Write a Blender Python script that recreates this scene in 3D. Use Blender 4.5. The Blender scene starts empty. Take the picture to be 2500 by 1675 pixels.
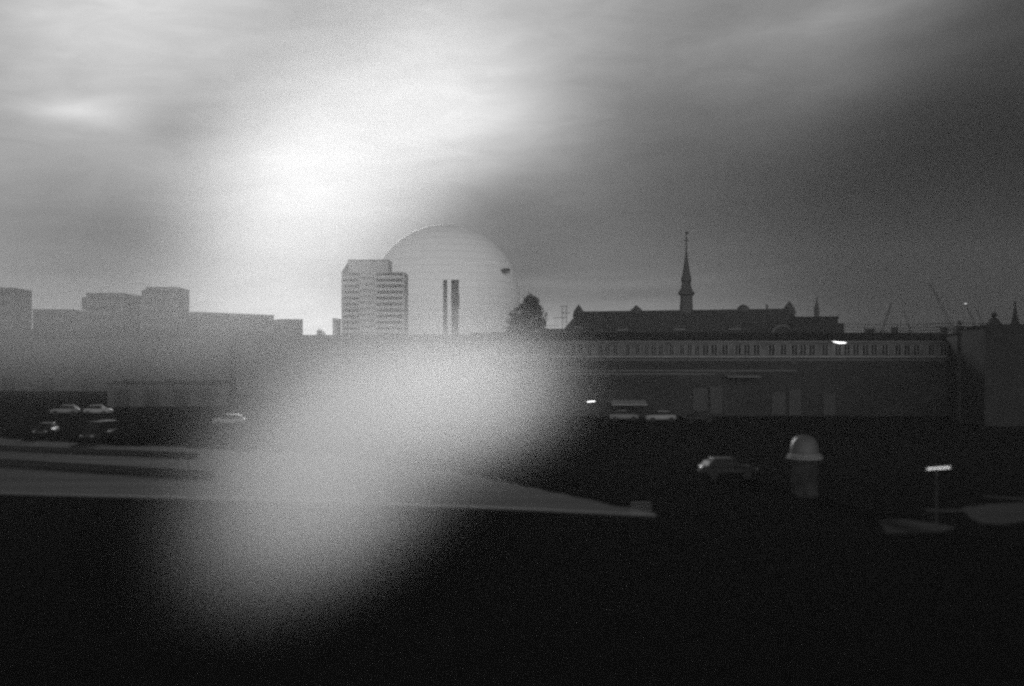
import bpy, bmesh, math, random
from mathutils import Vector, Matrix

random.seed(11)
SC = bpy.context.scene
COL = SC.collection
F = 2430.0          # focal length in photo pixels (2500 px wide)
HX, HY = 1250.0, 870.0   # principal column, horizon row
H = 9.0             # eye height above the yard (seen from the railway viaduct)


def at(px, py, Y):
    return Vector(((px - HX) / F * Y, Y, H + (HY - py) / F * Y))


def gnd(px, py):
    Y = H * F / (py - HY)
    return Vector(((px - HX) / F * Y, Y, 0.0))


# ------------------------------------------------------------------ materials
class NT:
    """tiny expression helper over a node tree"""
    def __init__(self, tree):
        self.t = tree

    def n(self, kind, **kw):
        nd = self.t.nodes.new(kind)
        for k, v in kw.items():
            setattr(nd, k, v)
        return nd

    def link(self, a, b):
        self.t.links.new(a, b)

    def m(self, op, a, b=None, c=None, clamp=False):
        nd = self.n('ShaderNodeMath', operation=op, use_clamp=clamp)
        for i, v in enumerate((a, b, c)):
            if v is None:
                continue
            if isinstance(v, (int, float)):
                nd.inputs[i].default_value = v
            else:
                self.link(v, nd.inputs[i])
        return nd.outputs[0]


def gray(name, v, rough=0.8, spec=0.3, var=0.25, scale=1.5, bump=0.0, bscale=None, stretch=(1, 1, 1), metallic=0.0):
    m = bpy.data.materials.new(name)
    m.use_nodes = True
    nt = NT(m.node_tree)
    bs = m.node_tree.nodes['Principled BSDF']
    bs.inputs['Roughness'].default_value = rough
    bs.inputs['Specular IOR Level'].default_value = spec
    bs.inputs['Metallic'].default_value = metallic
    tc = nt.n('ShaderNodeTexCoord')
    mp = nt.n('ShaderNodeMapping')
    mp.inputs['Scale'].default_value = stretch
    nt.link(tc.outputs['Object'], mp.inputs['Vector'])
    no = nt.n('ShaderNodeTexNoise')
    no.inputs['Scale'].default_value = scale
    no.inputs['Detail'].default_value = 6
    no.inputs['Roughness'].default_value = 0.65
    nt.link(mp.outputs[0], no.inputs['Vector'])
    f = nt.m('MAXIMUM', nt.m('MULTIPLY_ADD', no.outputs[0], 2 * var * v, v * (1 - var)), v * .25)
    cc = nt.n('ShaderNodeCombineColor')
    for i in range(3):
        nt.link(f, cc.inputs[i])
    nt.link(cc.outputs[0], bs.inputs['Base Color'])
    if bump:
        bp = nt.n('ShaderNodeBump')
        bp.inputs['Strength'].default_value = bump
        nb = nt.n('ShaderNodeTexNoise')
        nb.inputs['Scale'].default_value = bscale or scale * 6
        nt.link(mp.outputs[0], nb.inputs['Vector'])
        nt.link(nb.outputs[0], bp.inputs['Height'])
        nt.link(bp.outputs[0], bs.inputs['Normal'])
    return m


def emit(name, s):
    m = bpy.data.materials.new(name)
    m.use_nodes = True
    bs = m.node_tree.nodes['Principled BSDF']
    bs.inputs['Base Color'].default_value = (.8, .8, .8, 1)
    bs.inputs['Emission Color'].default_value = (1, 1, 1, 1)
    bs.inputs['Emission Strength'].default_value = s
    return m


def striped(name, v, v2, period, width, axis=2, rough=.7):
    """a wall or roof material with thin regular seams"""
    m = gray(name, v, rough)
    nt = NT(m.node_tree)
    bs = m.node_tree.nodes['Principled BSDF']
    tc = nt.n('ShaderNodeTexCoord')
    sp = nt.n('ShaderNodeSeparateXYZ')
    nt.link(tc.outputs['Object'], sp.inputs[0])
    fr = nt.m('FRACT', nt.m('DIVIDE', sp.outputs[axis], period))
    k = nt.m('LESS_THAN', fr, width)
    mx = nt.n('ShaderNodeMix', data_type='RGBA')
    old = bs.inputs['Base Color'].links[0].from_socket
    nt.link(k, mx.inputs['Factor'])
    nt.link(old, mx.inputs[6])
    mx.inputs[7].default_value = (v2, v2, v2, 1)
    nt.link(mx.outputs[2], bs.inputs['Base Color'])
    return m


M = dict(
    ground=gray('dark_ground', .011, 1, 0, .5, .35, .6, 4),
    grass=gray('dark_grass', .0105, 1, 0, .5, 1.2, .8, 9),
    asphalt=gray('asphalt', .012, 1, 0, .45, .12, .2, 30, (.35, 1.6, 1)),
    road=gray('worn_road', .030, .95, .03, 3.2, .55, .15, 30, (.025, .9, 1)),
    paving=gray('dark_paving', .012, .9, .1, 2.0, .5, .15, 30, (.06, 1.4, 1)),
    kerb=gray('kerb_stone', .035, .8, .3, .3, 2),
    paint=gray('road_paint', .08, .7, .3, .25, 3),
    concrete=gray('concrete', .15, .9, .2, .3, .25),
    pale_block=gray('pale_block', .075, .9, .2, .25, .2),
    tower_wall=gray('tower_wall', .32, .9, .2, .2, .25),
    balcony=gray('balcony_white', .42, .8, .3, .2, .4),
    render=gray('pale_render', .095, .9, .1, .9, .35, .1),
    brick=gray('dark_brick', .07, .9, .2, .4, .6, .2, 8),
    trim=gray('pale_trim', .28, .8, .3, .2, 1),
    roof=striped('slate_roof', .035, .022, .45, .1, 2, .75),
    flatroof=gray('tar_roof', .028, 1, 0, .4, .3),
    sheet=gray('dark_sheet', .025, .85, .1, .3, .5),
    copper=gray('spire_copper', .05, .7, .3, .3, 1),
    glass=gray('dark_glass', .02, .6, .08, .1, 1),
    globe=striped('globe_panel', .88, .72, 5.2, .10, 2, .56),
    steel=gray('steel', .035, .8, .15, .2, 2),
    chimney=gray('chimney_concrete', .06, .9, .2, .3, .3),
    bark=gray('bark', .025, 1, .1, .3, 3),
    leaf=gray('leaf', .022, .9, .1, .5, .8),
    door=striped('pale_door', .048, .03, .42, .12, 2, .85),
    shed_door=gray('shed_door', .05, .8, .1, .3, .8),
    facade_brick=gray('facade_brick', .032, .95, .1, .8, .18, .2, 8, (.5, 1, 1.6)),
    black_brick=gray('black_brick', .028, .95, .05, .4, .6, .2, 8),
    canopy=gray('pale_canopy', .2, .7, .3, .2, .8),
    car_white=gray('car_white', .26, .5, .25, .05, 1),
    car_silver=gray('car_silver', .17, .5, .25, .05, 1),
    car_dark=gray('car_dark', .015, .5, .25, .1, 1),
    rubber=gray('rubber', .02, .9, .2, .2, 4),
    lamp=emit('lamp_glow', 2.6),
    lamp_tube=emit('lamp_tube_glow', 1.7),
    lens=gray('lamp_lens', .25, .2, .5, .05, 2),
    warning=emit('warning_glow', .4),
    dome=gray('dome_metal', .075, .5, .3, .5, 1.4),
    drum=gray('poster_drum', .03, 1, 0, 1.6, 1.1),
    wire=gray('wire', .015, .95, .05, .1, 2),
)


# ------------------------------------------------------------------ mesh helpers
class MB:
    def __init__(self):
        self.bm = bmesh.new()

    def box(self, x0, x1, y0, y1, z0, z1, bevel=0):
        vs = [self.bm.verts.new(p) for p in
              ((x0, y0, z0), (x1, y0, z0), (x1, y1, z0), (x0, y1, z0),
               (x0, y0, z1), (x1, y0, z1), (x1, y1, z1), (x0, y1, z1))]
        fs = []
        for f in ((3, 2, 1, 0), (4, 5, 6, 7), (0, 1, 5, 4), (1, 2, 6, 5), (2, 3, 7, 6), (3, 0, 4, 7)):
            fs.append(self.bm.faces.new([vs[i] for i in f]))
        if bevel:
            ed = {e for f in fs for e in f.edges}
            bmesh.ops.bevel(self.bm, geom=list(ed), offset=bevel, segments=2, affect='EDGES', profile=.6)
        return self

    def hull(self, pts):
        vs = [self.bm.verts.new(p) for p in pts]
        r = bmesh.ops.convex_hull(self.bm, input=vs)
        for g in r.get('geom_interior', []):
            if isinstance(g, bmesh.types.BMVert) and g.is_valid:
                self.bm.verts.remove(g)
        return self

    def prism(self, poly, axis, a, b):
        """extrude a 2D outline along axis ('x' -> outline is y,z; 'y' -> x,z; 'z' -> x,y)"""
        def mk(p, t):
            return {'x': (t, p[0], p[1]), 'y': (p[0], t, p[1]), 'z': (p[0], p[1], t)}[axis]
        A = [self.bm.verts.new(mk(p, a)) for p in poly]
        B = [self.bm.verts.new(mk(p, b)) for p in poly]
        n = len(poly)
        self.bm.faces.new(A)
        self.bm.faces.new(B[::-1])
        for i in range(n):
            j = (i + 1) % n
            self.bm.faces.new((A[j], A[i], B[i], B[j]))
        return self

    def lathe(self, prof, n=16, c=(0, 0, 0), cap=True):
        rings = []
        for r, z in prof:
            rings.append([self.bm.verts.new((c[0] + r * math.cos(2 * math.pi * i / n), c[1] + r * math.sin(2 * math.pi * i / n), c[2] + z)) for i in range(n)])
        for a, b in zip(rings, rings[1:]):
            for i in range(n):
                j = (i + 1) % n
                self.bm.faces.new((a[i], a[j], b[j], b[i]))
        if cap:
            self.bm.faces.new(rings[0][::-1])
            self.bm.faces.new(rings[-1])
        return self

    def tube(self, pts, r0, r1=None, n=7):
        r1 = r0 if r1 is None else r1
        pts = [Vector(p) for p in pts]
        rings = []
        for i, p in enumerate(pts):
            d = (pts[min(i + 1, len(pts) - 1)] - pts[max(i - 1, 0)]).normalized()
            a = d.orthogonal().normalized()
            b = d.cross(a)
            r = r0 + (r1 - r0) * i / max(1, len(pts) - 1)
            rings.append([self.bm.verts.new(p + (a * math.cos(2 * math.pi * k / n) + b * math.sin(2 * math.pi * k / n)) * r) for k in range(n)])
        # keep rings aligned
        for a, b in zip(rings, rings[1:]):
            off = min(range(n), key=lambda o: (a[0].co - b[o].co).length)
            for k in range(n):
                self.bm.faces.new((a[k], a[(k + 1) % n], b[(k + 1 + off) % n], b[(k + off) % n]))
        self.bm.faces.new(rings[0][::-1])
        self.bm.faces.new(rings[-1])
        return self

    def build(self, name, mat, parent=None, smooth=False, loc=None):
        bmesh.ops.recalc_face_normals(self.bm, faces=self.bm.faces[:])
        me = bpy.data.meshes.new(name)
        self.bm.to_mesh(me)
        self.bm.free()
        me.materials.append(mat)
        if smooth:
            for p in me.polygons:
                p.use_smooth = True
        o = bpy.data.objects.new(name, me)
        COL.objects.link(o)
        if parent:
            o.parent = parent
        if loc is not None:
            o.location = loc
        return o


def box(name, mat, parent, *b, **k):
    return MB().box(*b, **k).build(name, mat, parent)


def tag(o, label=None, cat=None, group=None, kind=None):
    if label:
        o['label'] = label
    if cat:
        o['category'] = cat
    if group:
        o['group'] = group
    if kind:
        o['kind'] = kind
    return o


def empty(name, label, cat, loc=(0, 0, 0), rz=0.0, group=None):
    o = bpy.data.objects.new(name, None)
    COL.objects.link(o)
    o.location = loc
    o.rotation_euler = (0, 0, rz)
    o.empty_display_size = 1
    return tag(o, label, cat, group)


def copy_tree(o, parent=None):
    c = o.copy()
    COL.objects.link(c)
    if parent:
        c.parent = parent
    for ch in list(o.children):
        copy_tree(ch, c)
    return c


def front(name, label, cat, px0, Y0, px1, Y1, group=None):
    """an Empty at the left foot of a facade whose local x runs along the facade"""
    a = Vector(((px0 - HX) / F * Y0, Y0, 0))
    b = Vector(((px1 - HX) / F * Y1, Y1, 0))
    d = b - a
    return empty(name, label, cat, a, math.atan2(d.y, d.x), group), d.length


def ztop(py, Y):
    return H + (HY - py) / F * Y


# ------------------------------------------------------------------ ground and roads
def sheet(name, mat, pts, z):
    bm = MB()
    bm.bm.faces.new([bm.bm.verts.new((p[0], p[1], z)) for p in pts])
    o = bm.build(name, mat)
    return tag(o, kind='structure')


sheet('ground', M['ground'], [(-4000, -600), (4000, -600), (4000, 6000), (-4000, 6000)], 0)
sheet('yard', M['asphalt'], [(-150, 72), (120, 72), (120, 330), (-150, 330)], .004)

# the pale road that narrows away to the right
up = [(-700, 1052), (0, 1072), (500, 1096), (800, 1112), (1000, 1134), (1200, 1170), (1400, 1214), (1600, 1253)]
def ragged(pts, amp, step=26):
    out = []
    for p, q in zip(pts, pts[1:]):
        n = max(1, int((q[0] - p[0]) / step))
        for k in range(n):
            u = k / n
            out.append((p[0] + (q[0] - p[0]) * u, p[1] + (q[1] - p[1]) * u + random.uniform(-amp, amp)))
    return out + [pts[-1]]


up = ragged(up, 3.0)
lo = [(-700, 1188), (0, 1207), (800, 1228), (1300, 1247), (1600, 1262)]
sheet('road', M['road'], [gnd(*p) for p in up] + [gnd(*p) for p in lo[::-1]], .010)

# kerb along the near edge of the road, and the dark verge in front of it
kb = MB()
for p, q in zip(lo, lo[1:]):
    a, b = gnd(*p), gnd(*q)
    kb.hull([a + Vector((0, -.35, 0)), a + Vector((0, 0, 0)), b, b + Vector((0, -.35, 0))] +
            [v + Vector((0, 0, .13)) for v in (a + Vector((0, -.35, 0)), a, b, b + Vector((0, -.35, 0)))])
tag(kb.build('kerb', M['kerb']), kind='structure')

# verge: uneven dark grass slope up to the railway
vb = MB()
NX, NY = 120, 30
rows = []
for j in range(NY + 1):
    row = []
    for i in range(NX + 1):
        x = -60 + 120 * i / NX
        yn = 6 + (50 - 6) * j / NY
        z = .02 + max(0, (26 - yn)) * .16 + random.uniform(0, .18) * (1 if 0 < j < NY else 0)
        row.append(vb.bm.verts.new((x, yn, z)))
    rows.append(row)
for j in range(NY):
    for i in range(NX):
        vb.bm.faces.new((rows[j][i], rows[j][i + 1], rows[j + 1][i + 1], rows[j + 1][i]))
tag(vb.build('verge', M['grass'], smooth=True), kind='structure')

# worn pale patches of paving at the right
for poly in ([(2345, 1240), (2420, 1231), (2520, 1226), (3000, 1215), (3000, 1262), (2520, 1271), (2450, 1281), (2400, 1279), (2372, 1268)],
             [(2140, 1270), (2200, 1268), (2270, 1277), (2335, 1287), (2300, 1299), (2230, 1304), (2165, 1302)],
             [(2400, 1210), (2480, 1215), (2600, 1223), (2600, 1227), (2480, 1219), (2400, 1213)],
             [(2255, 1243), (2300, 1245), (2350, 1244), (2350, 1249), (2300, 1250), (2262, 1248)]):
    sheet('pavement', M['paving'], [gnd(*p) for p in poly], .012)

# zebra crossing at the tip of the road
for k in range(4):
    c = gnd(1565, 1228 + k * 8.5)
    sheet('crossing_stripe', M['paint'], [c + Vector((-.62, -.14, 0)), c + Vector((.62, -.10, 0)), c + Vector((.62, .16, 0)), c + Vector((-.62, .12, 0))], .016)

# dark kerbs that divide the lanes at the left (low barriers with posts)
def divider(px0, py0, px1, py1, h, label):
    a, b = gnd(px0, py0), gnd(px1, py1)
    d = b - a
    L = d.length
    r = empty('lane_divider', label, 'divider', a, math.atan2(d.y, d.x), 'low dividers between the lanes')
    MB().prism([(-.28, .02), (.28, .02), (.12, h), (-.12, h)], 'x', 0, L).build('wall', M['sheet'], r)
    MB().prism([(-.16, h + .003), (.16, h + .003), (.12, h + .07), (-.12, h + .07)], 'x', -.02, L + .02).build('coping', M['wire'], r)
    return r


divider(-160, 1124, 520, 1166, .42, 'longer low dark divider on the pale road at left, nearest the dark verge')
divider(-140, 1092, 480, 1116, .34, 'low dark divider along the far side of the pale road at left')

# ------------------------------------------------------------------ far buildings on the left
def block(name, label, px0, Y0, px1, Y1, ytop, depth, mat, storeys=0, parapet=.7, chamfer=0, group=None, base=0.0):
    if px1 < HX:   # the far corner of the right flank is what meets the sky
        px1 = HX + (px1 - HX) * (Y1 + depth) / Y1
    r, L = front(name, label, 'building', px0, Y0, px1, Y1, group)
    h = ztop(ytop, Y0)
    if chamfer:
        MB().prism([(0, base), (L, base), (L, h), (chamfer, h), (0, h - chamfer * .55)], 'y', 0, depth).build('wall', mat, r)
    else:
        box('wall', mat, r, 0, L, 0, depth, base, h)
    box('roof', M['flatroof'], r, -.15 + chamfer, L + .15, -.15, depth + .15, h + .003, h + parapet * .5)
    if storeys:
        sh = (h - base) / storeys
        for k in range(storeys):
            z = base + k * sh + sh * .38
            box('window_band', M['glass'], r, .8, L - .8, -.05, .05, z, z + sh * .42)
    return r, L, h


block('apartment_block', 'grey flat-topped block cut off by the left edge of the photo', -160, 350, 86, 352, 704, 16, M['pale_block'], 9)
block('low_block', 'low grey block between the left-edge block and the twin blocks', 80, 372, 216, 374, 757, 14, M['pale_block'], 6)
r, L, h = block('office_block', 'lower left half of the pair of joined grey blocks', 211, 330, 345, 330, 718, 16, M['pale_block'], 9)
box('plant_room', M['sheet'], r, -2.4, -.2, 2, 5, h - 5.0, h - 1.0)
box('side_wing', M['pale_block'], r, -3.8, -.01, 3, 12, 0, h - 5.3)
r, L, h = block('office_block', 'higher right half of the pair of joined grey blocks', 345.5, 330, 472, 331, 703, 16, M['pale_block'], 10, chamfer=1.6)
box('side_wing', M['pale_block'], r, L + .01, L + 1.9, 3, 12, 0, h - 8.2)
box('roof_cabin', M['sheet'], r, L + .02, L + 1.5, 4, 7, h - 5.8, h - 2.4)
block('long_building', 'long low pale building stretching right of the twin blocks', 484, 345, 690, 372, 764, 14, M['pale_block'], 5)
block('annex_building', 'stepped-down right end of the long low pale building', 690, 376, 755, 380, 781, 12, M['pale_block'], 4)
block('row_building', 'low pale row behind the foot of the striped tower', 740, 430, 1010, 440, 826, 14, M['pale_block'], 3)

# striped tower
r, L = front('striped_tower', 'tall tower with pale horizontal bands standing left of the white globe', 'tower', 833, 480, 987, 480)
hA = ztop(636, 480)
hB = ztop(664, 480)
wA = (947 - 833) / F * 480
wide = box('wall', M['tower_wall'], r, .01, L, .4, 18, 0, hB)
MB().prism([(3.2, hB + .01), (wA, hB + .01), (wA, hA), (3.2, hA)], 'y', 1.0, 17).build('roof_storey', M['tower_wall'], r)
MB().prism([(.02, hB + .012), (3.19, hB + .012), (3.19, hB + 5.2)], 'y', 1.2, 16.8).build('sloped_roof', M['flatroof'], r)
box('roof', M['flatroof'], r, 3.0, wA + .2, .8, 17.2, hA + .004, hA + .5)
NS = 17
sh = hB / NS
for k in range(NS):
    z = k * sh
    x0, x1 = .6, L - .05
    bal = box('balcony', M['balcony'], r, L * .30, L * .52, -.9, .398, z + sh * .12, z + sh * .50)
    box('window_band', M['glass'], r, L * .56, L - .9, .33, .45, z + sh * .45, z + sh * .88)
    box('window_band', M['glass'], r, .9, L * .28, .33, .45, z + sh * .45, z + sh * .88)
    box('band', M['balcony'], r, L * .52 + .01, L + .02, .20, .397, z + sh * .02, z + sh * (.34 if k % 3 else .42))
block('stair_building', 'small stepped building at the left foot of the striped tower', 812, 476, 832.5, 476, 779, 14, M['tower_wall'], 8)

# ------------------------------------------------------------------ globe
GY = 740.0
gc = at(1088, 731, GY)
GR = 182 / F * GY * .997
g = empty('globe_arena', 'huge white spherical arena rising behind the skyline', 'arena', (gc.x, gc.y, 0))
s = MB()
prof = []
for i in range(1, 64):
    t = -math.pi / 2 + math.pi * i / 64
    prof.append((GR * math.cos(t), GR * math.sin(t)))
s.lathe(prof, 96).build('shell', M['globe'], g, True, (0, 0, gc.z))
MB().lathe([(40, 0), (40, 9), (38, 10.5)], 48).build('plinth', M['concrete'], g)
# rails for the gondolas climbing the shell
for off in (-1.3, 1.3):
    pts = []
    for i in range(0, 25):
        t = math.radians(-8 + 98 * i / 24)
        az = math.radians(-38)
        rr = GR + .45
        p = Vector((rr * math.cos(t) * math.sin(-az), -rr * math.cos(t) * math.cos(az), rr * math.sin(t) + gc.z))
        q = Vector((math.cos(az), math.sin(-az) * 1, 0)) * off
        pts.append(p + q)
    MB().tube(pts, .12, n=5).build('rail', M['globe'], g)
# gondola
gp = at(1229, 671, GY)
dx = gp.x - gc.x
dz = gp.z - gc.z
dy = -math.sqrt(max(0, GR * GR - dx * dx - dz * dz))
nrm = Vector((dx, dy, dz)).normalized()
go = empty('gondola', 'small dark gondola clinging high on the right flank of the white globe', 'gondola', Vector((gc.x, gc.y, gc.z)) + nrm * (GR + .35))
MB().lathe([(1.2, -1.1), (2.4, -.95), (3.0, -.3), (3.0, .4), (2.2, 1.0), (.8, 1.25)], 16).build('cabin', M['sheet'], go, True, nrm * 2.4)
MB().box(-3.4, 3.4, -.5, .5, -1.9, -1.3).box(-3.4, -2.8, -.5, .5, -1.9, .8).build('carriage', M['steel'], go, loc=nrm * 1.9)

# ------------------------------------------------------------------ chimneys before the globe
c1 = at(1087, 684, 420)
c = empty('chimney', 'thinner left one of two dark chimneys in front of the white globe', 'chimney', (c1.x, c1.y, 0), 0, 'chimneys before the globe')
k = 420 / F
MB().lathe([(5.4 * k, 0), (5.2 * k, c1.z * .5), (4.9 * k, c1.z - .8)], 20).build('shaft', M['chimney'], c, True)
MB().lathe([(5.3 * k, c1.z - .79), (5.3 * k, c1.z)], 20).build('rim', M['sheet'], c)
c2 = at(1111, 684, 420)
c = empty('chimney', 'thicker right one of two dark chimneys in front of the white globe', 'chimney', (c2.x, c2.y, 0), 0, 'chimneys before the globe')
MB().lathe([(8.6 * k, 0), (8.6 * k, c2.z - 14), (9.0 * k, c2.z - 10), (9.9 * k, c2.z - 7.5), (9.2 * k, c2.z - 4.4), (9.3 * k, c2.z - .9)], 24).build('shaft', M['chimney'], c, True)
MB().lathe([(9.8 * k, c2.z - .89), (9.8 * k, c2.z)], 24).build('rim', M['sheet'], c)
MB().box(9.4 * k, 10.6 * k, -.3, .3, c2.z - 12, c2.z - 6).build('ladder_cage', M['steel'], c)

# ------------------------------------------------------------------ trees
def tree_proto(name, label, h, halfw, n, leaf, shape, zlow=.12, group=None, lean=0.0):
    r = empty(name, label, 'tree', (0, 0, 0), 0, group)
    t = MB()
    t.tube([(0, 0, 0), (.1, 0, h * .25), (-.05, .05, h * .5), (.1, 0, h * .86)], h * .018, h * .004)
    for i in range(9):
        a = random.uniform(0, 6.28)
        z0 = h * random.uniform(.22, .7)
        w = shape(z0 / h) * halfw * .85
        t.tube([(0, 0, z0), (math.cos(a) * w * .5, math.sin(a) * w * .5, z0 + h * .07), (math.cos(a) * w, math.sin(a) * w, z0 + h * .12)], h * .008, h * .002, 5)
    t.build('trunk', M['bark'], r, True)
    cr = MB()
    clumps = []
    while len(clumps) < 190:
        z = random.uniform(zlow, 1.0)
        w = shape(z) * halfw
        a = random.uniform(0, 6.28)
        rr = w * math.sqrt(random.uniform(.05, 1))
        clumps.append((math.cos(a) * rr - halfw * lean * (1 - z), math.sin(a) * rr, z * h, halfw * random.uniform(.07, .20)))
    for i in range(n):
        cx, cy, cz, cr_ = random.choice(clumps)
        v = Vector((random.gauss(0, 1), random.gauss(0, 1), random.gauss(0, .8)))
        v = v.normalized() * cr_ * (random.uniform(.5, 1.12) if random.random() < .9 else random.uniform(1.1, 1.9))
        p = Vector((cx, cy, cz)) + v
        if p.z < h * .08:
            continue
        u = Vector((random.gauss(0, 1), random.gauss(0, 1), random.gauss(0, 1))).normalized()
        w_ = u.orthogonal().normalized()
        s_ = leaf * random.uniform(.6, 1.4)
        cr.bm.faces.new([cr.bm.verts.new(p + q) for q in (u * s_, w_ * s_ * .7, -u * s_, -w_ * s_ * .7)])
    cr.build('crown', M['leaf'], r)
    return r


def shp(z):
    if z < .62:
        return 1.0
    return max(.03, (1 - z) / .38) ** .55 * .9


TY = 205.0
tp = at(1288, 728, TY)
big = tree_proto('broadleaf_tree', 'dark bushy tree standing between the globe and the long steep roof', tp.z, 5.5, 14000, .23, shp, .40, None, .45)
big.location = (tp.x + .5, TY, 0)
big.rotation_euler = (0, 0, .6)

def shp2(z):
    return max(.08, math.sin(math.pi * min(1, .18 + .82 * z)) ** .6)


small = tree_proto('skyline_tree', 'tree', 20, 7.5, 2200, .5, shp2, .12, 'low trees along the skyline')
spots = [  # px, top row, distance, width factor, label
    (1018, 822, 560, .75, 'round low skyline tree just right of the striped tower'),
    (1040, 816, 570, .9, 'highest of the low skyline trees between the tower and the chimneys'),
    (1066, 818, 560, .8, 'low skyline tree close left of the thin chimney'),
    (1142, 827, 540, .8, 'low skyline tree close right of the thick chimney'),
    (1172, 825, 545, .9, 'low skyline tree midway between the chimneys and the bushy tree'),
    (1200, 829, 540, .7, 'lowest skyline tree left of the small square block'),
    (782, 806, 470, .7, 'low tree in the gap left of the striped tower'),
    (1244, 796, 225, .62, 'small shrubby tree leaning against the left side of the bushy tree'),
]
for i, (px, py, Y, w, lab) in enumerate(spots):
    o = small if i == 0 else copy_tree(small)
    p = at(px, py, Y)
    o.location = (p.x, Y, 0)
    s_ = p.z / 20.6
    o.scale = (w, w, s_)
    o.rotation_euler = (0, 0, i * 1.3)
    o['label'] = lab
block('small_block', 'small square block on the skyline between the globe and the bushy tree', 1206, 430, 1234, 430, 813, 6, M['pale_block'], 3)

# ------------------------------------------------------------------ market hall with spire
Y0, Y1 = 209.0, 194.0
r, L = front('market_hall', 'long dark hall with a steep hipped roof carrying a slender spire', 'hall', 1364, Y0, 1976, Y1)
zr = ztop(756, 207)
ze = ztop(826, 200)
D = 15.0
hip = 2.5
ends = 4.0
box('wall', M['brick'], r, 0, L, .01, D, 0, ze)
bm = MB()
A = [bm.bm.verts.new(p) for p in ((-.5, -.6, ze + .01), (L + .5, -.6, ze + .01), (L + .5, D + .6, ze + .01), (-.5, D + .6, ze + .01), (hip, D / 2, zr), (L - 4.0, D / 2, zr))]
for f in ((0, 1, 5, 4), (1, 2, 5), (2, 3, 4, 5), (3, 0, 4), (3, 2, 1, 0)):
    bm.bm.faces.new([A[i] for i in f])
roof = bm.build('roof', M['roof'], r)
for x in (hip, L - 4.0):
    MB().lathe([(1.35, -1.2), (1.1, .1), (.06, 1.5)], 4).build('pinnacle', M['copper'], roof, loc=(x, D / 2, zr))
MB().lathe([(1.5, -.6), (1.25, .1), (.1, 1.15)], 4).build('roof_vent', M['copper'], roof, loc=(hip + 12.6, D / 2, zr))
MB().lathe([(1.3, -.6), (1.25, .35), (.6, .8), (.2, .95)], 10).build('roof_vent', M['copper'], roof, loc=(L - 13.2, D / 2, zr))
MB().box(-.22, .22, -.22, .22, -.5, .9).build('flue', M['brick'], roof, loc=(L - 8.4, D / 2, zr))
# arched dormer gables low on the roof
for x in (4.3, L - 5.0):
    poly = [(2.3 * math.cos(t * math.pi / 10), 2.6 * math.sin(t * math.pi / 10)) for t in range(11)]
    dm = MB().prism([(p[0], p[1]) for p in poly], 'y', -.9, 4.0).build('arched_gable', M['roof'], r, loc=(x, 0, ze + .02))
    arch = MB()
    for i in range(10):
        a, b = poly[i], poly[i + 1]
        arch.hull([(q[0] * s_, y, q[1] * s_) for q in (a, b) for s_ in (1.0, .86) for y in (-.96, -.903)])
    arch.build('arch_trim', M['concrete'], dm)
for x, w in ((13.2, 2.6), (25.0, 2.4), (36.2, 2.4)):
    zz = ze + 1.9
    yy = (zz - ze) / (zr - ze) * (D / 2 + .6) - .6
    d_ = MB().prism([(yy - .55, zz - .1), (yy + 1.5, zz - .1), (yy + 1.5, zz + 1.15), (yy - .2, zz + .85)], 'x', x - w / 2, x + w / 2).build('roof_dormer', M['roof'], r)
    MB().box(x - w / 2, x + w / 2, yy - .66, yy - .56, zz - .12, zz - .02).build('sill', M['trim'], d_)
# spire
spx = (Vector(((1675.5 - HX) / F, 1, 0)))
# solve for the local x where the spire stands on the ridge
ca, sa = math.cos(r.rotation_euler.z), math.sin(r.rotation_euler.z)
lx = None
for i in range(4000):
    x = i * L / 4000
    wx = r.location.x + ca * x - sa * D / 2
    wy = r.location.y + sa * x + ca * D / 2
    if HX + F * wx / wy >= 1675.5:
        lx = x
        SY = wy
        break
kk = SY / F
sp = [(16.6, 766), (16.4, 750), (15.0, 728), (15.2, 722), (20.5, 719), (20.5, 713.5), (17, 711), (13.4, 704), (11.4, 694), (11.2, 689), (13.2, 685), (13.0, 681), (11.6, 676), (8.6, 662), (6.4, 647), (4.3, 634), (2.6, 618), (1.5, 600)]
spr = MB().lathe([(a * kk, ztop(b, SY) - zr) for a, b in sp[:4]], 8).build('spire_base', M['brick'], r, loc=(lx, D / 2, zr))
spr.rotation_euler = (0, 0, math.pi / 8)
sp2 = MB().lathe([(a * kk, ztop(b, SY) - zr) for a, b in sp[3:]], 8).build('spire', M['copper'], r, loc=(lx, D / 2, zr + .003))
sp2.rotation_euler = (0, 0, math.pi / 8)
MB().tube([(0, 0, ztop(601, SY) - zr), (0, 0, ztop(564, SY) - zr)], .11, n=6).build('finial_rod', M['steel'], sp2)
MB().lathe([(.08, -.3), (.26, 0), (.08, .3)], 10).build('finial_ball', M['copper'], sp2, True, (0, 0, ztop(597, SY) - zr))
v = MB().box(-.55, .55, -.09, .09, -.1, .1).build('cross_arm', M['steel'], sp2, loc=(0, 0, ztop(587, SY) - zr))
v.rotation_euler = (0, 0, -math.pi / 8)
v = MB().box(-.22, .4, -.06, .06, -.18, .18).build('weathervane', M['steel'], sp2, loc=(0, 0, ztop(569, SY) - zr))
v.rotation_euler = (0, 0, -math.pi / 8)

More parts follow.
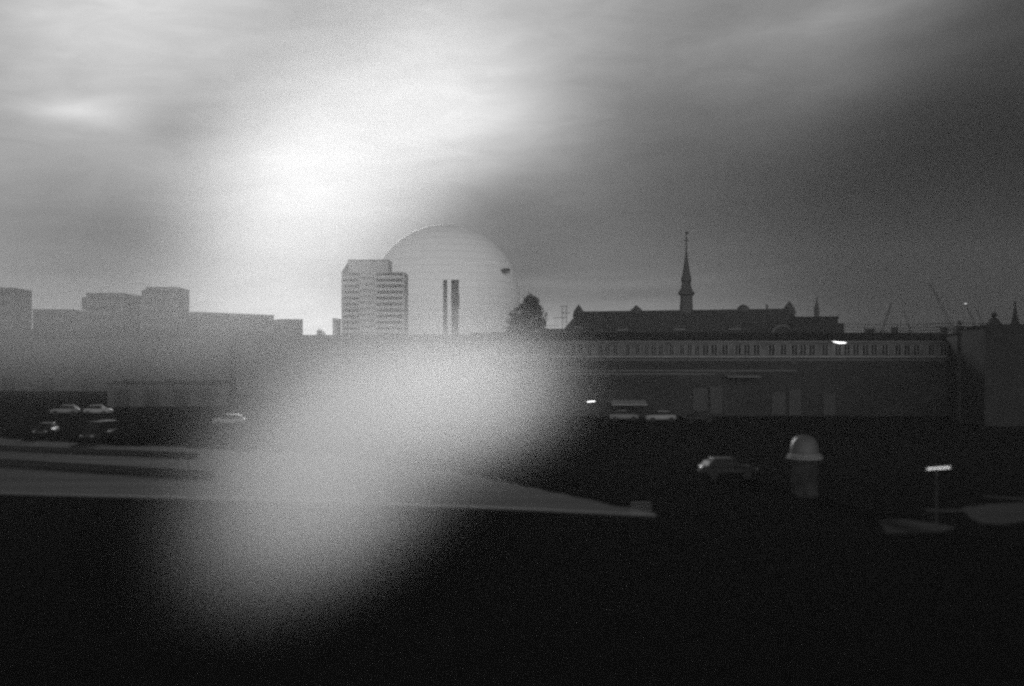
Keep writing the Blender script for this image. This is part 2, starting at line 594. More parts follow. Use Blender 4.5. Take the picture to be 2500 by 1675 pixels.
# mast / rack at the left end of the hall
mr = empty('lattice_mast', 'thin lattice mast with cross arms at the left end of the steep roof', 'mast', (at(1378, 0, 198).x, 198, 0))
zt = ztop(746, 198)
for s_ in (-.42, .42):
    MB().tube([(s_, 0, 0), (s_, 0, zt)], .06, n=5).build('upright', M['steel'], mr)
b = MB()
z = 11.0
while z < zt - .5:
    b.tube([(-.42, 0, z), (.42, 0, z + .55)], .03, n=4)
    b.tube([(.42, 0, z + .55), (-.42, 0, z + 1.1)], .03, n=4)
    z += 1.1
b.build('lattice', M['steel'], mr)
for z_, a, b_ in ((ztop(776, 198), -2.2, .5), (ztop(748, 198), -.9, .8), (ztop(764, 198), -.5, 1.2)):
    MB().tube([(a, 0, z_), (b_, 0, z_ + .05)], .05, n=5).build('cross_arm', M['steel'], mr)
# roof terrace in front of the tree with a pale railing
r2, L2, h2 = block('terrace_building', 'low flat-roofed building with a pale railing right of the bushy tree', 1318, 176, 1432, 174, 808, 8, M['brick'])
rl = empty('roof_railing', 'short pale railing on the flat roof right of the bushy tree', 'railing', at(1334, 870, 177) * 1.0)
rl.location = (at(1334, 0, 177).x, 177, h2 + .36)
b = MB()
box('top_bar', M['trim'], rl, 0, 2.2, -.04, .04, .55, .66)
for i in range(4):
    box('post', M['trim'], rl, .05 + i * .68, .11 + i * .68, -.03, .03, 0, .548)

# ------------------------------------------------------------------ right of the hall
r3, L3, h3 = block('side_building', 'low dark flat-roofed building right of the spired hall', 1935, 188, 2046, 186, 778, 10, M['black_brick'])
box('lower_step', M['black_brick'], r3, L3 + .01, L3 + 1.1, 0, 9, 0, ztop(789, 186))
tb = at(1994, 725, 190)
t_ = empty('pointed_turret', 'small dark pointed turret on the flat roof right of the spired hall', 'turret', (tb.x, 190, h3 + .36))
ts = 190 / F
zt0 = h3 + .36
MB().lathe([(6.6 * ts, 0), (6.2 * ts, ztop(762, 190) - zt0), (7.3 * ts, ztop(760, 190) - zt0), (6.6 * ts, ztop(757, 190) - zt0)], 8).build('drum', M['brick'], t_)
MB().lathe([(6.7 * ts, ztop(756.9, 190) - zt0), (4.0 * ts, ztop(745, 190) - zt0), (2.2 * ts, ztop(735, 190) - zt0), (.4 * ts, ztop(724, 190) - zt0)], 8).build('cone', M['copper'], t_)

# ------------------------------------------------------------------ long strip building with the row of windows
SYF = 150.0
BX = 1150
r4, L4 = front('window_row_building', 'long low building with a pale band of many small windows below the dark roofs', 'building', BX, SYF, 2336, SYF)
mpp = SYF / F
zt_ = ztop(830, SYF)
zb_ = ztop(874, SYF)
box('lower_wall', M['facade_brick'], r4, 0, L4, 0, 12, 0, zb_)
box('upper_wall', M['render'], r4, .02, L4 - .02, .05, 11.9, zb_ + .003, zt_)
MB().prism([(-.7, zt_ + .005), (12.5, zt_ + .005), (12.5, ztop(812, 162)), (7, ztop(812, 157))], 'x', -.4, L4 + .4).build('roof', M['flatroof'], r4)
box('cornice', M['trim'], r4, 0, L4, -.10, .047, zt_ - .28, zt_ - .14)
box('sill_course', M['trim'], r4, 0, L4, -.12, .047, zb_ + .12, zb_ + .24)
box('string_course', M['concrete'], r4, 0, L4, -.12, -.003, ztop(880, SYF), ztop(878, SYF))
box('string_course', M['concrete'], r4, 0, L4 * .67, -.10, -.003, ztop(906, SYF), ztop(904, SYF))
box('string_course', M['concrete'], r4, 0, L4 * .5, -.10, -.003, ztop(914, SYF), ztop(912, SYF))
# windows: irregular rhythm read from the photo
pxs = []
x = 1340.0
pat = [18, 18, 19, 17, 22, 26, 18, 19, 30, 24, 22, 17, 18, 26, 26]
i = 0
while x < 2310:
    pxs.append(x)
    x += pat[i % len(pat)] * (1.0 if x < 1700 else 1.22)
    i += 1
for j, x in enumerate(pxs):
    w = (11 if x < 1700 else 15) * mpp
    x0 = (x - BX) * mpp
    z0, z1 = ztop(866, SYF), ztop(842, SYF)
    wd = box('window', M['glass'], r4, x0, x0 + w, -.005, .04, z0, z1)
    fr = MB().box(x0 - .07, x0, -.05, .045, z0, z1).box(x0 + w, x0 + w + .07, -.05, .045, z0, z1).box(x0 + w / 2 - .03, x0 + w / 2 + .03, -.05, -.008, z0, z1)
    fr.build('frame', M['trim'], wd)
# loading doors
for px0, px1, y0, y1 in ((1692, 1728, 948, 1006), (1734, 1764, 944, 1008), (1884, 1918, 958, 1012), (1926, 1956, 950, 1014), (2010, 2040, 962, 1013)):
    xx0, xx1 = (px0 - BX) * mpp, (px1 - BX) * mpp
    z0, z1 = max(.02, ztop(y1, SYF)), ztop(y0, SYF)
    d_ = box('loading_door', M['door'], r4, xx0, xx1, -.06, -.004, z0, z1)
    MB().box(xx0 - .12, xx0 - .002, -.12, -.004, z0, z1 + .12).box(xx1 + .002, xx1 + .12, -.12, -.004, z0, z1 + .12).build('frame', M['sheet'], d_)
MB().lathe([(.45, 0), (.45, .09)], 20).build('round_vent', M['door'], r4, loc=((1938 - BX) * mpp, -.05, ztop(883, SYF))).rotation_euler = (math.pi / 2, 0, 0)
MB().prism([(-2.4, ztop(988, SYF)), (-.004, ztop(981, SYF)), (-.004, ztop(977, SYF)), (-2.4, ztop(985, SYF))], 'x', (1490 - BX) * mpp, (1575 - BX) * mpp).build('canopy', M['canopy'], r4)
MB().prism([(-2.0, ztop(921, SYF)), (-.004, ztop(918, SYF)), (-.004, ztop(916, SYF)), (-2.0, ztop(919.5, SYF))], 'x', (1770 - BX) * mpp, (1850 - BX) * mpp).build('canopy', M['concrete'], r4)

# flood lamp on the facade
fp = at(2049, 836, 149)
fl = empty('wall_floodlight', 'bright floodlight on the eave of the window row building', 'lamp', (fp.x, 149.0, fp.z))
MB().prism([(-1.1, .16), (1.0, -.02), (.9, -.12), (.1, -.17), (-.5, -.05)], 'y', -.25, .12).build('lamp_glass', M['lamp'], fl)
MB().prism([(-1.15, .22), (1.05, .02), (1.03, .003), (-1.12, .166)], 'y', -.3, .9).build('hood', M['sheet'], fl)

# right-hand building and things on the roofs there
r5, L5, h5 = block('corner_building', 'near dark building at the right edge with the highest flat roof', 2404, 128, 2640, 126, 800, 12, M['black_brick'])
r6, L6, h6 = block('linking_shed', 'dark low shed filling the gap left of the right-edge building', 2337, 140, 2406, 139, 818, 10, M['black_brick'])
k5 = 128 / F
# cowl on the corner building
cp = at(2427, 800, 131)
cw = empty('chimney_cowl', 'dark chimney with a round cowl on the left end of the right-edge roof', 'chimney', (cp.x, 131, h5 + .35))
MB().prism([(-.95, 0), (.95, 0), (.55, .55), (.34, .9), (-.34, .9), (-.6, .5)], 'y', -.5, .5).build('stack', M['black_brick'], cw)
MB().lathe([(.24, .903), (.24, 1.2), (.40, 1.28), (.36, 1.55), (.1, 1.72)], 10).build('cowl', M['sheet'], cw, True)
cp = at(2478, 800, 134)
pt = empty('tapered_flue', 'tall tapering dark flue near the right edge of the roofline', 'flue', (cp.x, 134, h5 + .35))
MB().lathe([(.75, 0), (.55, .5), (.34, 1.2), (.16, 2.4), (.09, 3.1)], 10).build('pipe', M['sheet'], pt, True)
MB().lathe([(.16, 3.101), (.2, 3.2), (.03, 3.45)], 10).build('cap', M['steel'], pt)
# overhead wires and their pole
pp = at(2343, 782, 132)
pl = empty('wire_pole', 'dark pole carrying the overhead wires before the right roofs', 'pole', (pp.x, 132, 0))
MB().tube([(0, 0, 0), (0, 0, pp.z)], .16, .12, 8).build('shaft', M['bark'], pl)
for dz_ in (-.4, -.85, -1.25):
    a_ = box('cross_arm', M['bark'], pl, -.75, .75, -.19, -.125, pp.z + dz_ - .06, pp.z + dz_ + .06)
    for sx in (-.65, .65):
        MB().lathe([(.07, 0), (.09, .08), (.05, .2)], 8).build('insulator', M['trim'], a_, loc=(sx, -.16, pp.z + dz_ + .062))
wl = ['top', 'middle', 'lowest']
for i, (ya, yb, yc) in enumerate(((790, 788, 786), (797.5, 796, 794), (804.5, 803, 800))):
    a, b, c_ = at(2050, ya, 176), at(2343, yb, 131.85), at(2640, yc, 100)
    pts = []
    for t in range(13):
        u = t / 12
        p = a.lerp(b, u)
        p.z -= .25 * 4 * u * (1 - u)
        pts.append(p)
    for t in range(1, 13):
        u = t / 12
        p = b.lerp(c_, u)
        p.z -= .25 * 4 * u * (1 - u)
        pts.append(p)
    o = MB().tube(pts, .055, n=5).build('overhead_wire', M['wire'])
    tag(o, f'{wl[i]} of the three overhead wires crossing the sky before the right roofs', 'wire', 'overhead wires at right')
# small vents along the flat roof at the right
for i, (px, w, h_, lab) in enumerate(((2112, 1.3, .5, 'wide roof box below the wires, leftmost on the flat roof at right'), (2172, .8, .75, 'small upright roof box below the leaning crane'), (2292, .9, .7, 'roof box just left of the wire pole'), (2330, 1.5, .9, 'largest roof box, right beside the wire pole'))):
    p = at(px, 812, 160)
    o = empty('roof_box', lab, 'roof vent', (p.x, 158, ztop(812, 157) + .02), 0, 'vents on the flat roof at right')
    box('housing', M['sheet'], o, -w / 2, w / 2, -.5, .5, -.3, h_)
    box('lid', M['flatroof'], o, -w / 2 - .08, w / 2 + .08, -.58, .58, h_ + .002, h_ + .1)

# cranes far away on the right
def crane(px0, py0, px1, py1, Y, label, width=1.3, lamp=False, bent=0.0):
    a, b = at(px0, py0, Y), at(px1, py1, Y)
    r = empty('crane', label, 'crane', (a.x, Y, 0), 0, 'distant cranes at right')
    d = Vector((b.x - a.x, 0, b.z - a.z))
    box('cab', M['wire'], r, -1.6, 1.6, -1.6, 1.6, a.z - 3.4, a.z - .3)
    MB().box(-.6, .6, -.6, .6, 0, a.z - 3.401).build('mast', M['wire'], r)
    n = 9
    jb = MB()
    side = Vector((-d.z, 0, d.x)).normalized() * width / 2
    base = Vector((0, 0, a.z - .3))
    def pt(u, s, y):
        w = 1 - .6 * u
        return base + d * u + side * (s * w + bent * 4 * u * (1 - u)) + Vector((0, y * w * width / 2, 0))
    for s in (-1, 1):
        for y in (-1, 1):
            jb.tube([pt(i / n, s, y) for i in range(n + 1)], .17, n=4)
    for i in range(n):
        for y in (-1, 1):
            jb.tube([pt(i / n, -1, y), pt((i + 1) / n, 1, y)], .10, n=4)
    jb.build('jib', M['wire'], r)
    if lamp:
        MB().lathe([(.15, -.5), (.8, -.2), (.8, .2), (.15, .5)], 10).build('warning_lamp', M['warning'], r, True, base + d * 1.03)
    return r


crane(2154, 806, 2176, 738, 600, 'distant crane leaning right behind the flat roof, leftmost of the cranes')
crane(2322, 800, 2268, 690, 620, 'tallest distant crane, its long curved jib leaning left', 1.7, bent=-1.2)
crane(2384, 800, 2358, 742, 640, 'distant crane with a lit warning lamp at its tip', 1.3, True)
crane(2402, 800, 2384, 752, 660, 'short distant crane, rightmost of the leaning jibs', 1.2)
crane(2222, 806, 2206, 755, 700, 'faint short distant crane between the two leaning jibs', 1.1)

# ------------------------------------------------------------------ low sheds at the left and centre
def shed(label, px0, Y0, px1, Y1, ytop, depth, doors=2, ridge=0.0):
    r, L = front('low_shed', label, 'shed', px0, Y0, px1, Y1, 'low sheds in the yard')
    h = ztop(ytop, Y0)
    box('wall', M['brick'], r, 0, L, 0, depth, 0, h)
    if ridge:
        MB().prism([(-.5, h + .004), (depth + .5, h + .004), (depth / 2, h + ridge)], 'x', -.4, L + .4).build('roof', M['roof'], r)
    else:
        box('roof', M['flatroof'], r, -.3, L + .3, -.5, depth + .3, h + .004, h + .3)
    for i in range(doors):
        x = L * (i + .5) / doors
        w = min(3.2, L / doors * .5)
        d = box('door', M['shed_door'], r, x - w / 2, x + w / 2, -.06, -.004, .05, min(3.2, h * .7))
        MB().box(x - w / 2 - .1, x + w / 2 + .1, -.1, -.004, min(3.2, h * .7) + .003, min(3.2, h * .7) + .15).build('lintel', M['sheet'], d)
    return r


shed('long dark shed below the twin grey blocks at left', -120, 262, 560, 252, 826, 14, 7, 2.5)
shed('long dark shed behind the glare mist at the centre', 575, 250, 1318, 244, 836, 14, 8, 2.0)
shed('small dark flat-roofed shed left of the glare mist', 262, 176, 545, 180, 938, 9, 4)
ha, hb = gnd(262, 1062), gnd(486, 1060)
hd = empty('hedge', 'long dark clipped hedge beside the pale road at left', 'hedge', ha, math.atan2(hb.y - ha.y, hb.x - ha.x))
hl = (hb - ha).length
hm = MB()
for i in range(5200):
    x = random.uniform(0, hl)
    t = random.random()
    e = min(1, x / 1.6, (hl - x) / 1.6) ** .5
    ph = random.uniform(0, math.pi)
    p = Vector((x, .9 * math.cos(ph) * e, 2.55 * e * (.35 + .65 * math.sin(ph)) * random.uniform(.75, 1.05) * (1 + .08 * math.sin(x * 1.7)) if t < .7 else random.uniform(.1, 2.2) * e))
    u = Vector((random.gauss(0, 1), random.gauss(0, 1), random.gauss(0, 1))).normalized()
    w_ = u.orthogonal().normalized()
    hm.bm.faces.new([hm.bm.verts.new(p + q) for q in (u * .2, w_ * .15, -u * .2, -w_ * .15)])
hm.build('foliage', M['leaf'], hd)
st = MB()
for i in range(9):
    x = .7 + (hl - 1.4) * i / 8
    st.tube([(x, 0, 0), (x + .1, .05, .8), (x - .05, 0, 1.5)], .05, .02, 5)
st.build('stems', M['bark'], hd)

# ------------------------------------------------------------------ cars
def car_proto(name, kind):
    r = empty(name, 'car', 'car', (0, 0, 0), 0, 'cars parked in the yard')
    if kind == 'hatch':
        prof = [(-2.0, .32), (-2.05, .62), (-1.95, .86), (-1.0, .98), (1.55, 1.0), (1.95, .95), (2.03, .6), (1.98, .32)]
        cab = [(-1.05, .985), (-.35, 1.42), (.1, 1.5), (1.05, 1.47), (1.5, 1.30), (1.72, 1.005)]
    else:
        prof = [(-2.4, .35), (-2.45, .75), (-2.3, 1.05), (-1.65, 1.2), (2.4, 1.25), (2.45, .8), (2.42, .35)]
        cab = [(-1.75, 1.205), (-1.05, 1.95), (-.6, 2.05), (2.2, 2.08), (2.36, 1.9), (2.4, 1.255)]
    b = MB()
    b.prism(prof, 'y', -.86, .86)
    bmesh.ops.bevel(b.bm, geom=b.bm.edges[:], offset=.07, segments=2, affect='EDGES')
    body = b.build('body', M['car_white'], r, True)
    # cabin: glass sides below a painted roof
    g = MB()
    top = max(p[1] for p in cab) - .07
    g.hull([(x, s * (.80 - .16 * (z - cab[0][1]) / (top + .07 - cab[0][1])), min(z, top)) for x, z in cab for s in (-1, 1)])
    g.build('windows', M['glass'], r)
    xs = [p[0] for p in cab if p[1] > top - .12]
    rf = MB()
    rf.box(min(xs) - .1, max(xs) + .12, -.66, .66, top + .004, top + .09, bevel=.04)
    rf.build('roof', M['car_white'], r, True)
    for sx in (prof[0][0] + .75, prof[-1][0] - .68):
        for sy in (-.87, .87):
            w = MB().lathe([(.20, -.1), (.32, -.1), (.34, -.04), (.34, .04), (.32, .1), (.20, .1)], 18).build('wheel', M['rubber'], r, loc=(sx, sy * .95, .34))
            w.rotation_euler = (math.pi / 2, 0, 0)
            MB().lathe([(.05, -.06), (.195, -.09), (.195, .09), (.05, .06)], 12).build('rim', M['steel'], w)
    for sy in (-.62, .62):
        MB().box(prof[1][0] - .01, prof[1][0] + .08, sy - .17, sy + .17, .66, .8, bevel=.02).build('headlight', M['lens'], r)
        MB().box(prof[-2][0] - .06, prof[-2][0] + .02, sy - .15, sy + .15, .68, .86, bevel=.02).build('tail_light', M['sheet'], r)
    return r


hatch = car_proto('parked_car', 'hatch')
van = car_proto('parked_van', 'van')
first = {'hatch': True, 'van': True}


def put_car(kind, px, py, rz, mat, label):
    src = hatch if kind == 'hatch' else van
    if first[kind]:
        o = src
        first[kind] = False
    else:
        o = copy_tree(src)
    p = gnd(px, py)
    o.location = p + Vector((0, 0, .006))
    o.rotation_euler = (0, 0, rz)
    o['label'] = label
    o['category'] = 'van' if kind == 'van' else 'car'
    for ch in o.children:
        if ch.name.split('.')[0] in ('body', 'roof'):
            ch.material_slots[0].link = 'OBJECT'
            ch.material_slots[0].material = M[mat]
    return o


put_car('hatch', 1612, 1030, .1, 'car_white', 'white car with a rounded roof parked before the window row building')
put_car('hatch', 1522, 1028, 3.2, 'car_silver', 'silver car close left of the white car before the window row building')
put_car('hatch', 1706, 1031, .05, 'car_dark', 'dark car right of the white car before the loading doors')
put_car('hatch', 160, 1013, .1, 'car_silver', 'silver car, leftmost of the row behind the dark van at left')
put_car('hatch', 240, 1013, 3.1, 'car_white', 'white car beside the silver one in the back row at left')
put_car('van', 242, 1077, 1.45, 'car_dark', 'dark van seen end-on by the pale road at left')
put_car('hatch', 112, 1066, 1.7, 'car_dark', 'dark car seen end-on left of the dark van')
put_car('hatch', 365, 972, .2, 'car_silver', 'small far silver car above the small flat-roofed shed at left')
put_car('hatch', 560, 1040, .2, 'car_white', 'white car half lost in the left flank of the glare mist')
put_car('hatch', 1775, 1168, 3.25, 'car_dark', 'dark car alone on the dark ground left of the domed column')
put_car('van', 1240, 1010, 3.1, 'car_silver', 'silver van behind the right flank of the glare mist')

# ------------------------------------------------------------------ lamps and the domed column
def street_lamp(px, py, Y, length, tilt, label, thick, mat='lamp'):
    p = at(px, py, Y)
    r = empty('street_lamp', label, 'street lamp', (p.x, Y, 0), 0, 'lit street lamps')
    MB().tube([(0, .3, 0), (0, .3, p.z + .12)], .075, .05, 8).build('pole', M['steel'], r)
    MB().tube([(0, .3, p.z + .12), (0, 0, p.z + .12)], .04, n=6).build('arm', M['steel'], r)
    hd = MB().box(-length / 2, length / 2, -.13, .13, .04, .10, bevel=.02).build('head', M['sheet'], r, loc=(0, 0, p.z))
    hd.rotation_euler = (0, -tilt, 0)
    MB().tube([(-length / 2 + .03, 0, 0), (-length * .2, 0, 0), (length * .2, 0, 0), (length / 2 - .03, 0, 0)], thick, n=8).build('tube', M[mat], hd)
    return r


street_lamp(1443, 980, 138, 1.15, .08, 'lit street lamp with a short bright head before the window row building', .09)
street_lamp(2292, 1143, 52, 1.28, .07, 'lit street lamp with a long thin bright tube at the dark right', .020, 'lamp_tube')

cY = 64.0
cp = at(1964, 1063, cY)
kc = cY / F
dc = empty('domed_column', 'round advertising column with a pale domed cap on the dark ground at right', 'column', (cp.x, cY, 0))
zt = cp.z
MB().lathe([(34 * kc, .0), (34 * kc, .3), (31 * kc, .35), (31 * kc, zt - 52 * kc)], 28).build('drum', M['drum'], dc, True)
MB().lathe([(42 * kc, zt - 56 * kc), (43 * kc, zt - 55 * kc), (43 * kc, zt - 53 * kc), (36 * kc, zt - 52 * kc)], 28).build('rim', M['trim'], dc)
MB().lathe([(39 * kc, zt - 49 * kc), (40 * kc, zt - 48 * kc), (40 * kc, zt - 46.5 * kc), (33 * kc, zt - 45 * kc)], 28).build('rim', M['trim'], dc)
MB().lathe([(34 * kc, zt - 51.9 * kc), (34 * kc, zt - 40 * kc), (33 * kc, zt - 30 * kc), (29 * kc, zt - 16 * kc), (22 * kc, zt - 6 * kc), (12 * kc, zt - 1 * kc), (2 * kc, zt)], 28).build('dome', M['dome'], dc, True)

# ------------------------------------------------------------------ air: haze box and mist added for window glare
def vol(name, density, aniso, shape=None):
    m = bpy.data.materials.new(name)
    m.use_nodes = True
    t = m.node_tree
    t.nodes.clear()
    nt = NT(t)
    out = nt.n('ShaderNodeOutputMaterial')
    pv = nt.n('ShaderNodeVolumePrincipled')
    pv.inputs['Color'].default_value = (.98, .98, .98, 1)
    pv.inputs['Anisotropy'].default_value = aniso
    pv.inputs['Density'].default_value = density
    nt.link(pv.outputs[0], out.inputs['Volume'])
    if shape:
        tc = nt.n('ShaderNodeTexCoord')
        ln = nt.n('ShaderNodeVectorMath', operation='LENGTH')
        nt.link(tc.outputs['Object'], ln.inputs[0])
        r2 = nt.m('MULTIPLY', ln.outputs['Value'], ln.outputs['Value'])
        f = nt.m('POWER', nt.m('SUBTRACT', 1.0, r2, clamp=True), shape)
        no = nt.n('ShaderNodeTexNoise')
        no.inputs['Scale'].default_value = 1.6
        no.inputs['Detail'].default_value = 3
        nt.link(tc.outputs['Object'], no.inputs['Vector'])
        w = nt.m('MULTIPLY_ADD', no.outputs[0], 1.2, .4)
        nt.link(nt.m('MULTIPLY', nt.m('MULTIPLY', f, w), density), pv.inputs['Density'])
    return m


HAZE = .00018
hz = MB().box(-700, 700, -60, 1000, -1, 118).build('haze', vol('haze_air', HAZE, .4))
tag(hz, kind='stuff')


def mist(px, py, Y, a, b, depth, ang, density, aniso, shape, label):  # lit volume added in place of bright glare on a window pane
    s = MB()
    bmesh.ops.create_icosphere(s.bm, subdivisions=4, radius=1)
    o = s.build('glare_mist', vol('glare_mist_air', density, aniso, shape))
    o.location = at(px, py, Y)
    k = Y / F
    o.scale = (a * k, depth, b * k)
    o.rotation_euler = (0, -math.radians(ang), 0)
    tag(o, label, 'mist', 'mist in place of window glare', 'stuff')
    return o


mist(835, 1095, 30, 770, 460, 4.4, 42, .36, .68, 5.0, 'bank of mist standing in for window glare low over the pale road')
mist(1140, 975, 36, 480, 320, 4.4, 16, .25, .68, 5.0, 'smaller bank of mist standing in for window glare before the left end of the window row building')
mist(760, 450, 85, 800, 420, 12, 56, .05, .6, 3.0, 'bank of mist standing in for window glare, rising before the striped tower')
mist(130, 775, 150, 800, 230, 22, 0, .0085, .6, 2.0, 'wide faint bank of mist added as glare before the grey blocks at left')

# ------------------------------------------------------------------ light
SUN_PX, SUN_PY = 880, 360
sun_az = math.atan((SUN_PX - HX) / F)
sun_el = math.atan((HY - SUN_PY) / F * math.cos(sun_az))
sd = Vector((math.sin(sun_az) * math.cos(sun_el), math.cos(sun_az) * math.cos(sun_el), math.sin(sun_el)))
sl = bpy.data.lights.new('sun', 'SUN')
sl.energy = 1.5
sl.angle = math.radians(10)
sl.color = (1, 1, 1)
so = bpy.data.objects.new('sun', sl)
COL.objects.link(so)
so.rotation_euler = (-sd).to_track_quat('-Z', 'Y').to_euler()

w = bpy.data.worlds.new('World')
SC.world = w
w.use_nodes = True
t = w.node_tree
nt = NT(t)
bg = t.nodes['Background']
sky = nt.n('ShaderNodeTexSky', sky_type='NISHITA', sun_disc=False)
sky.sun_elevation = sun_el
sky.sun_rotation = sun_az
sky.air_density = 1.0
sky.dust_density = 2.0
bw = nt.n('ShaderNodeRGBToBW')
nt.link(sky.outputs[0], bw.inputs[0])
tc = nt.n('ShaderNodeTexCoord')
sx = nt.n('ShaderNodeSeparateXYZ')
nt.link(tc.outputs['Generated'], sx.inputs[0])
az = nt.m('ARCTAN2', sx.outputs[0], sx.outputs[1])
el = nt.m('ARCSINE', sx.outputs[2])
# clouds, and window glare put into the sky: wide soft masses of light and dark plus streaky texture, in stops
CLOUDS = [  # az px, el px, half width, half height, turn, stops
    (-60, -40, 190, 150, 0.00, 0.353),
    (270, -40, 190, 150, 0.00, 0.457),
    (600, -40, 190, 150, 0.00, 0.118),
    (930, -40, 190, 150, 0.00, -0.559),
    (1260, -40, 190, 150, 0.00, -0.136),
    (1590, -40, 190, 150, 0.00, 0.252),
    (1920, -40, 190, 150, 0.00, -0.176),
    (2250, -40, 190, 150, 0.00, 0.224),
    (2580, -40, 190, 150, 0.00, -0.546),
    (105, 170, 190, 150, 0.00, 0.081),
    (435, 170, 190, 150, 0.00, -0.241),
    (765, 170, 190, 150, 0.00, -0.827),
    (1095, 170, 190, 150, 0.00, 0.123),
    (1425, 170, 190, 150, 0.00, -0.525),
    (1755, 170, 190, 150, 0.00, -0.387),
    (2085, 170, 190, 150, 0.00, 0.598),
    (2415, 170, 190, 150, 0.00, -0.258),
    (2745, 170, 190, 150, 0.00, -0.691),
    (-60, 370, 190, 150, 0.00, -0.198),
    (270, 370, 190, 150, 0.00, -0.051),
    (600, 370, 190, 150, 0.00, -0.551),
    (930, 370, 190, 150, 0.00, -0.255),
    (1260, 370, 190, 150, 0.00, 0.167),
    (1590, 370, 190, 150, 0.00, -0.999),
    (1920, 370, 190, 150, 0.00, -0.361),
    (2250, 370, 190, 150, 0.00, -1.264),
    (2580, 370, 190, 150, 0.00, -1.427),
    (105, 560, 190, 150, 0.00, -0.294),
    (435, 560, 190, 150, 0.00, -0.673),
    (765, 560, 190, 150, 0.00, 0.128),
    (1095, 560, 190, 150, 0.00, -1.254),
    (1425, 560, 190, 150, 0.00, -1.253),
    (1755, 560, 190, 150, 0.00, -1.588),
    (2085, 560, 190, 150, 0.00, -2.256),
    (2415, 560, 190, 150, 0.00, -4.385),
    (2745, 560, 190, 150, 0.00, -1.579),
    (-60, 720, 190, 150, 0.00, -0.683),
    (270, 720, 190, 150, 0.00, -1.966),
    (600, 720, 190, 150, 0.00, -0.610),
    (930, 720, 190, 150, 0.00, -1.203),
    (1260, 720, 190, 150, 0.00, -1.320),
    (1590, 720, 190, 150, 0.00, -0.831),
    (1920, 720, 190, 150, 0.00, -0.542),
    (2250, 720, 190, 150, 0.00, -2.812),
    (2580, 720, 190, 150, 0.00, -3.296),
    (240, 332, 110, 34, 0.05, 0.232),
    (430, 320, 100, 50, 0.20, -0.419),
    (1600, 705, 520, 45, -0.04, -0.240),
    (700, 480, 260, 90, 0.95, 0.405),
    (1260, 560, 110, 90, -0.60, -0.658),
]
CLOUD_BASE = -1.500
#CLOUDFIT
SKY_STRENGTH = .1
WISPS = [  # thin streaks of cloud near the horizon and a ragged scrap at the left
    (1330, 692, 150, 8, -.03, .30), (1850, 674, 210, 10, .07, .34), (1600, 716, 110, 9, .05, -.40), (2150, 692, 170, 8, 0, .22),
    (1480, 668, 160, 7, .04, .16), (1750, 708, 120, 6, .06, .22), (230, 310, 80, 16, .12, .24), (275, 346, 70, 15, -.3, .2),
    (120, 328, 70, 12, 0, .2), (390, 358, 90, 16, .1, -.22), (1960, 96, 260, 16, .12, .22), (2290, 150, 240, 20, .2, -.25),
]
acc = None
for px, py, wx, wy, ang, amp in CLOUDS + WISPS:
    a0, e0 = math.atan((px - HX) / F), math.atan((HY - py) / F)
    da, de = nt.m('SUBTRACT', az, a0), nt.m('SUBTRACT', el, e0)
    c_, s_ = math.cos(ang), math.sin(ang)
    u = nt.m('MULTIPLY_ADD', da, c_ / (wx / F), nt.m('MULTIPLY', de, s_ / (wx / F)))
    v = nt.m('MULTIPLY_ADD', da, -s_ / (wy / F), nt.m('MULTIPLY', de, c_ / (wy / F)))
    q = nt.m('MULTIPLY_ADD', u, u, nt.m('MULTIPLY', v, v))
    gss = nt.m('MULTIPLY', nt.m('EXPONENT', nt.m('MULTIPLY', q, -.5)), amp)
    acc = gss if acc is None else nt.m('ADD', acc, gss)
cv = nt.n('ShaderNodeCombineXYZ')
nt.link(nt.m('MULTIPLY_ADD', az, 5.0, nt.m('MULTIPLY', el, -3.0)), cv.inputs[0])
nt.link(nt.m('MULTIPLY', el, 17.0), cv.inputs[1])
no = nt.n('ShaderNodeTexNoise')
no.inputs['Scale'].default_value = 1.0
no.inputs['Detail'].default_value = 4
no.inputs['Distortion'].default_value = .6
nt.link(cv.outputs[0], no.inputs['Vector'])
n2 = nt.n('ShaderNodeTexNoise')
n2.inputs['Scale'].default_value = 2.6
n2.inputs['Detail'].default_value = 6
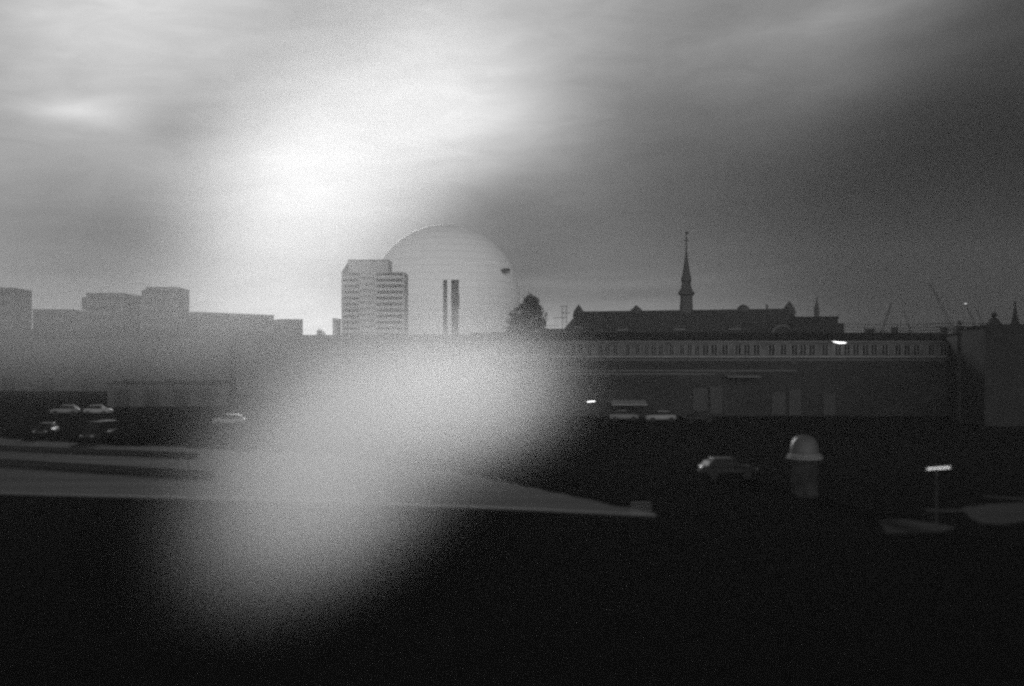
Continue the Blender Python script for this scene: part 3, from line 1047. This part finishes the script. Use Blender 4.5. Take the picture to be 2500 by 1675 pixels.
n2.inputs['Roughness'].default_value = .6
n2.inputs['Distortion'].default_value = .9
nt.link(cv.outputs[0], n2.inputs['Vector'])
tex = nt.m('ADD', nt.m('MULTIPLY_ADD', no.outputs[0], .7, -.35), nt.m('MULTIPLY_ADD', n2.outputs[0], .55, -.275))
rear = nt.m('MULTIPLY', nt.m('MULTIPLY', sx.outputs[1], -1.6, clamp=True), 3.7)   # unseen sky behind the viewer, brightened to light the globe
rear = nt.m('SUBTRACT', rear, nt.m('MULTIPLY', nt.m('MAXIMUM', nt.m('SUBTRACT', sx.outputs[2], .4), 0.0), 4.0))   # unseen sky overhead, darkened to hold down light on the ground
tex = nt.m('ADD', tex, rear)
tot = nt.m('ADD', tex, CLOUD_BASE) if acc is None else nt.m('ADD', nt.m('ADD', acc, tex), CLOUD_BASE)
fac = nt.m('POWER', 2.0, tot)
val = nt.m('MULTIPLY', fac, bw.outputs[0])
cc = nt.n('ShaderNodeCombineColor')
for i in range(3):
    nt.link(val, cc.inputs[i])
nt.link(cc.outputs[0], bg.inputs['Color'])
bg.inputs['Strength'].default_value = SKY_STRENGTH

# ------------------------------------------------------------------ camera
cam = bpy.data.cameras.new('camera')
cam.sensor_width = 36.0
cam.lens = F / 2500 * 36.0
cam.shift_y = (HY - 837.5) / 2500
cam.clip_end = 8000
cam.dof.use_dof = True           # focused far away: the near ground goes soft
cam.dof.focus_distance = 420
cam.dof.aperture_fstop = .13
co = bpy.data.objects.new('camera', cam)
COL.objects.link(co)
co.location = (0, 0, H)
co.rotation_euler = (math.pi / 2, 0, 0)
SC.camera = co

SC.view_settings.view_transform = 'Standard'
SC.view_settings.look = 'None'
SC.view_settings.exposure = 0.0
SC.view_settings.gamma = 1.0
SC.render.engine = 'CYCLES'
SC.cycles.use_denoising = False
SC.cycles.use_adaptive_sampling = False
SC.cycles.volume_bounces = 8
SC.cycles.max_bounces = 8
SC.cycles.volume_step_rate = 1.0
SC.cycles.volume_max_steps = 64
SC.cycles.filter_width = 2.5
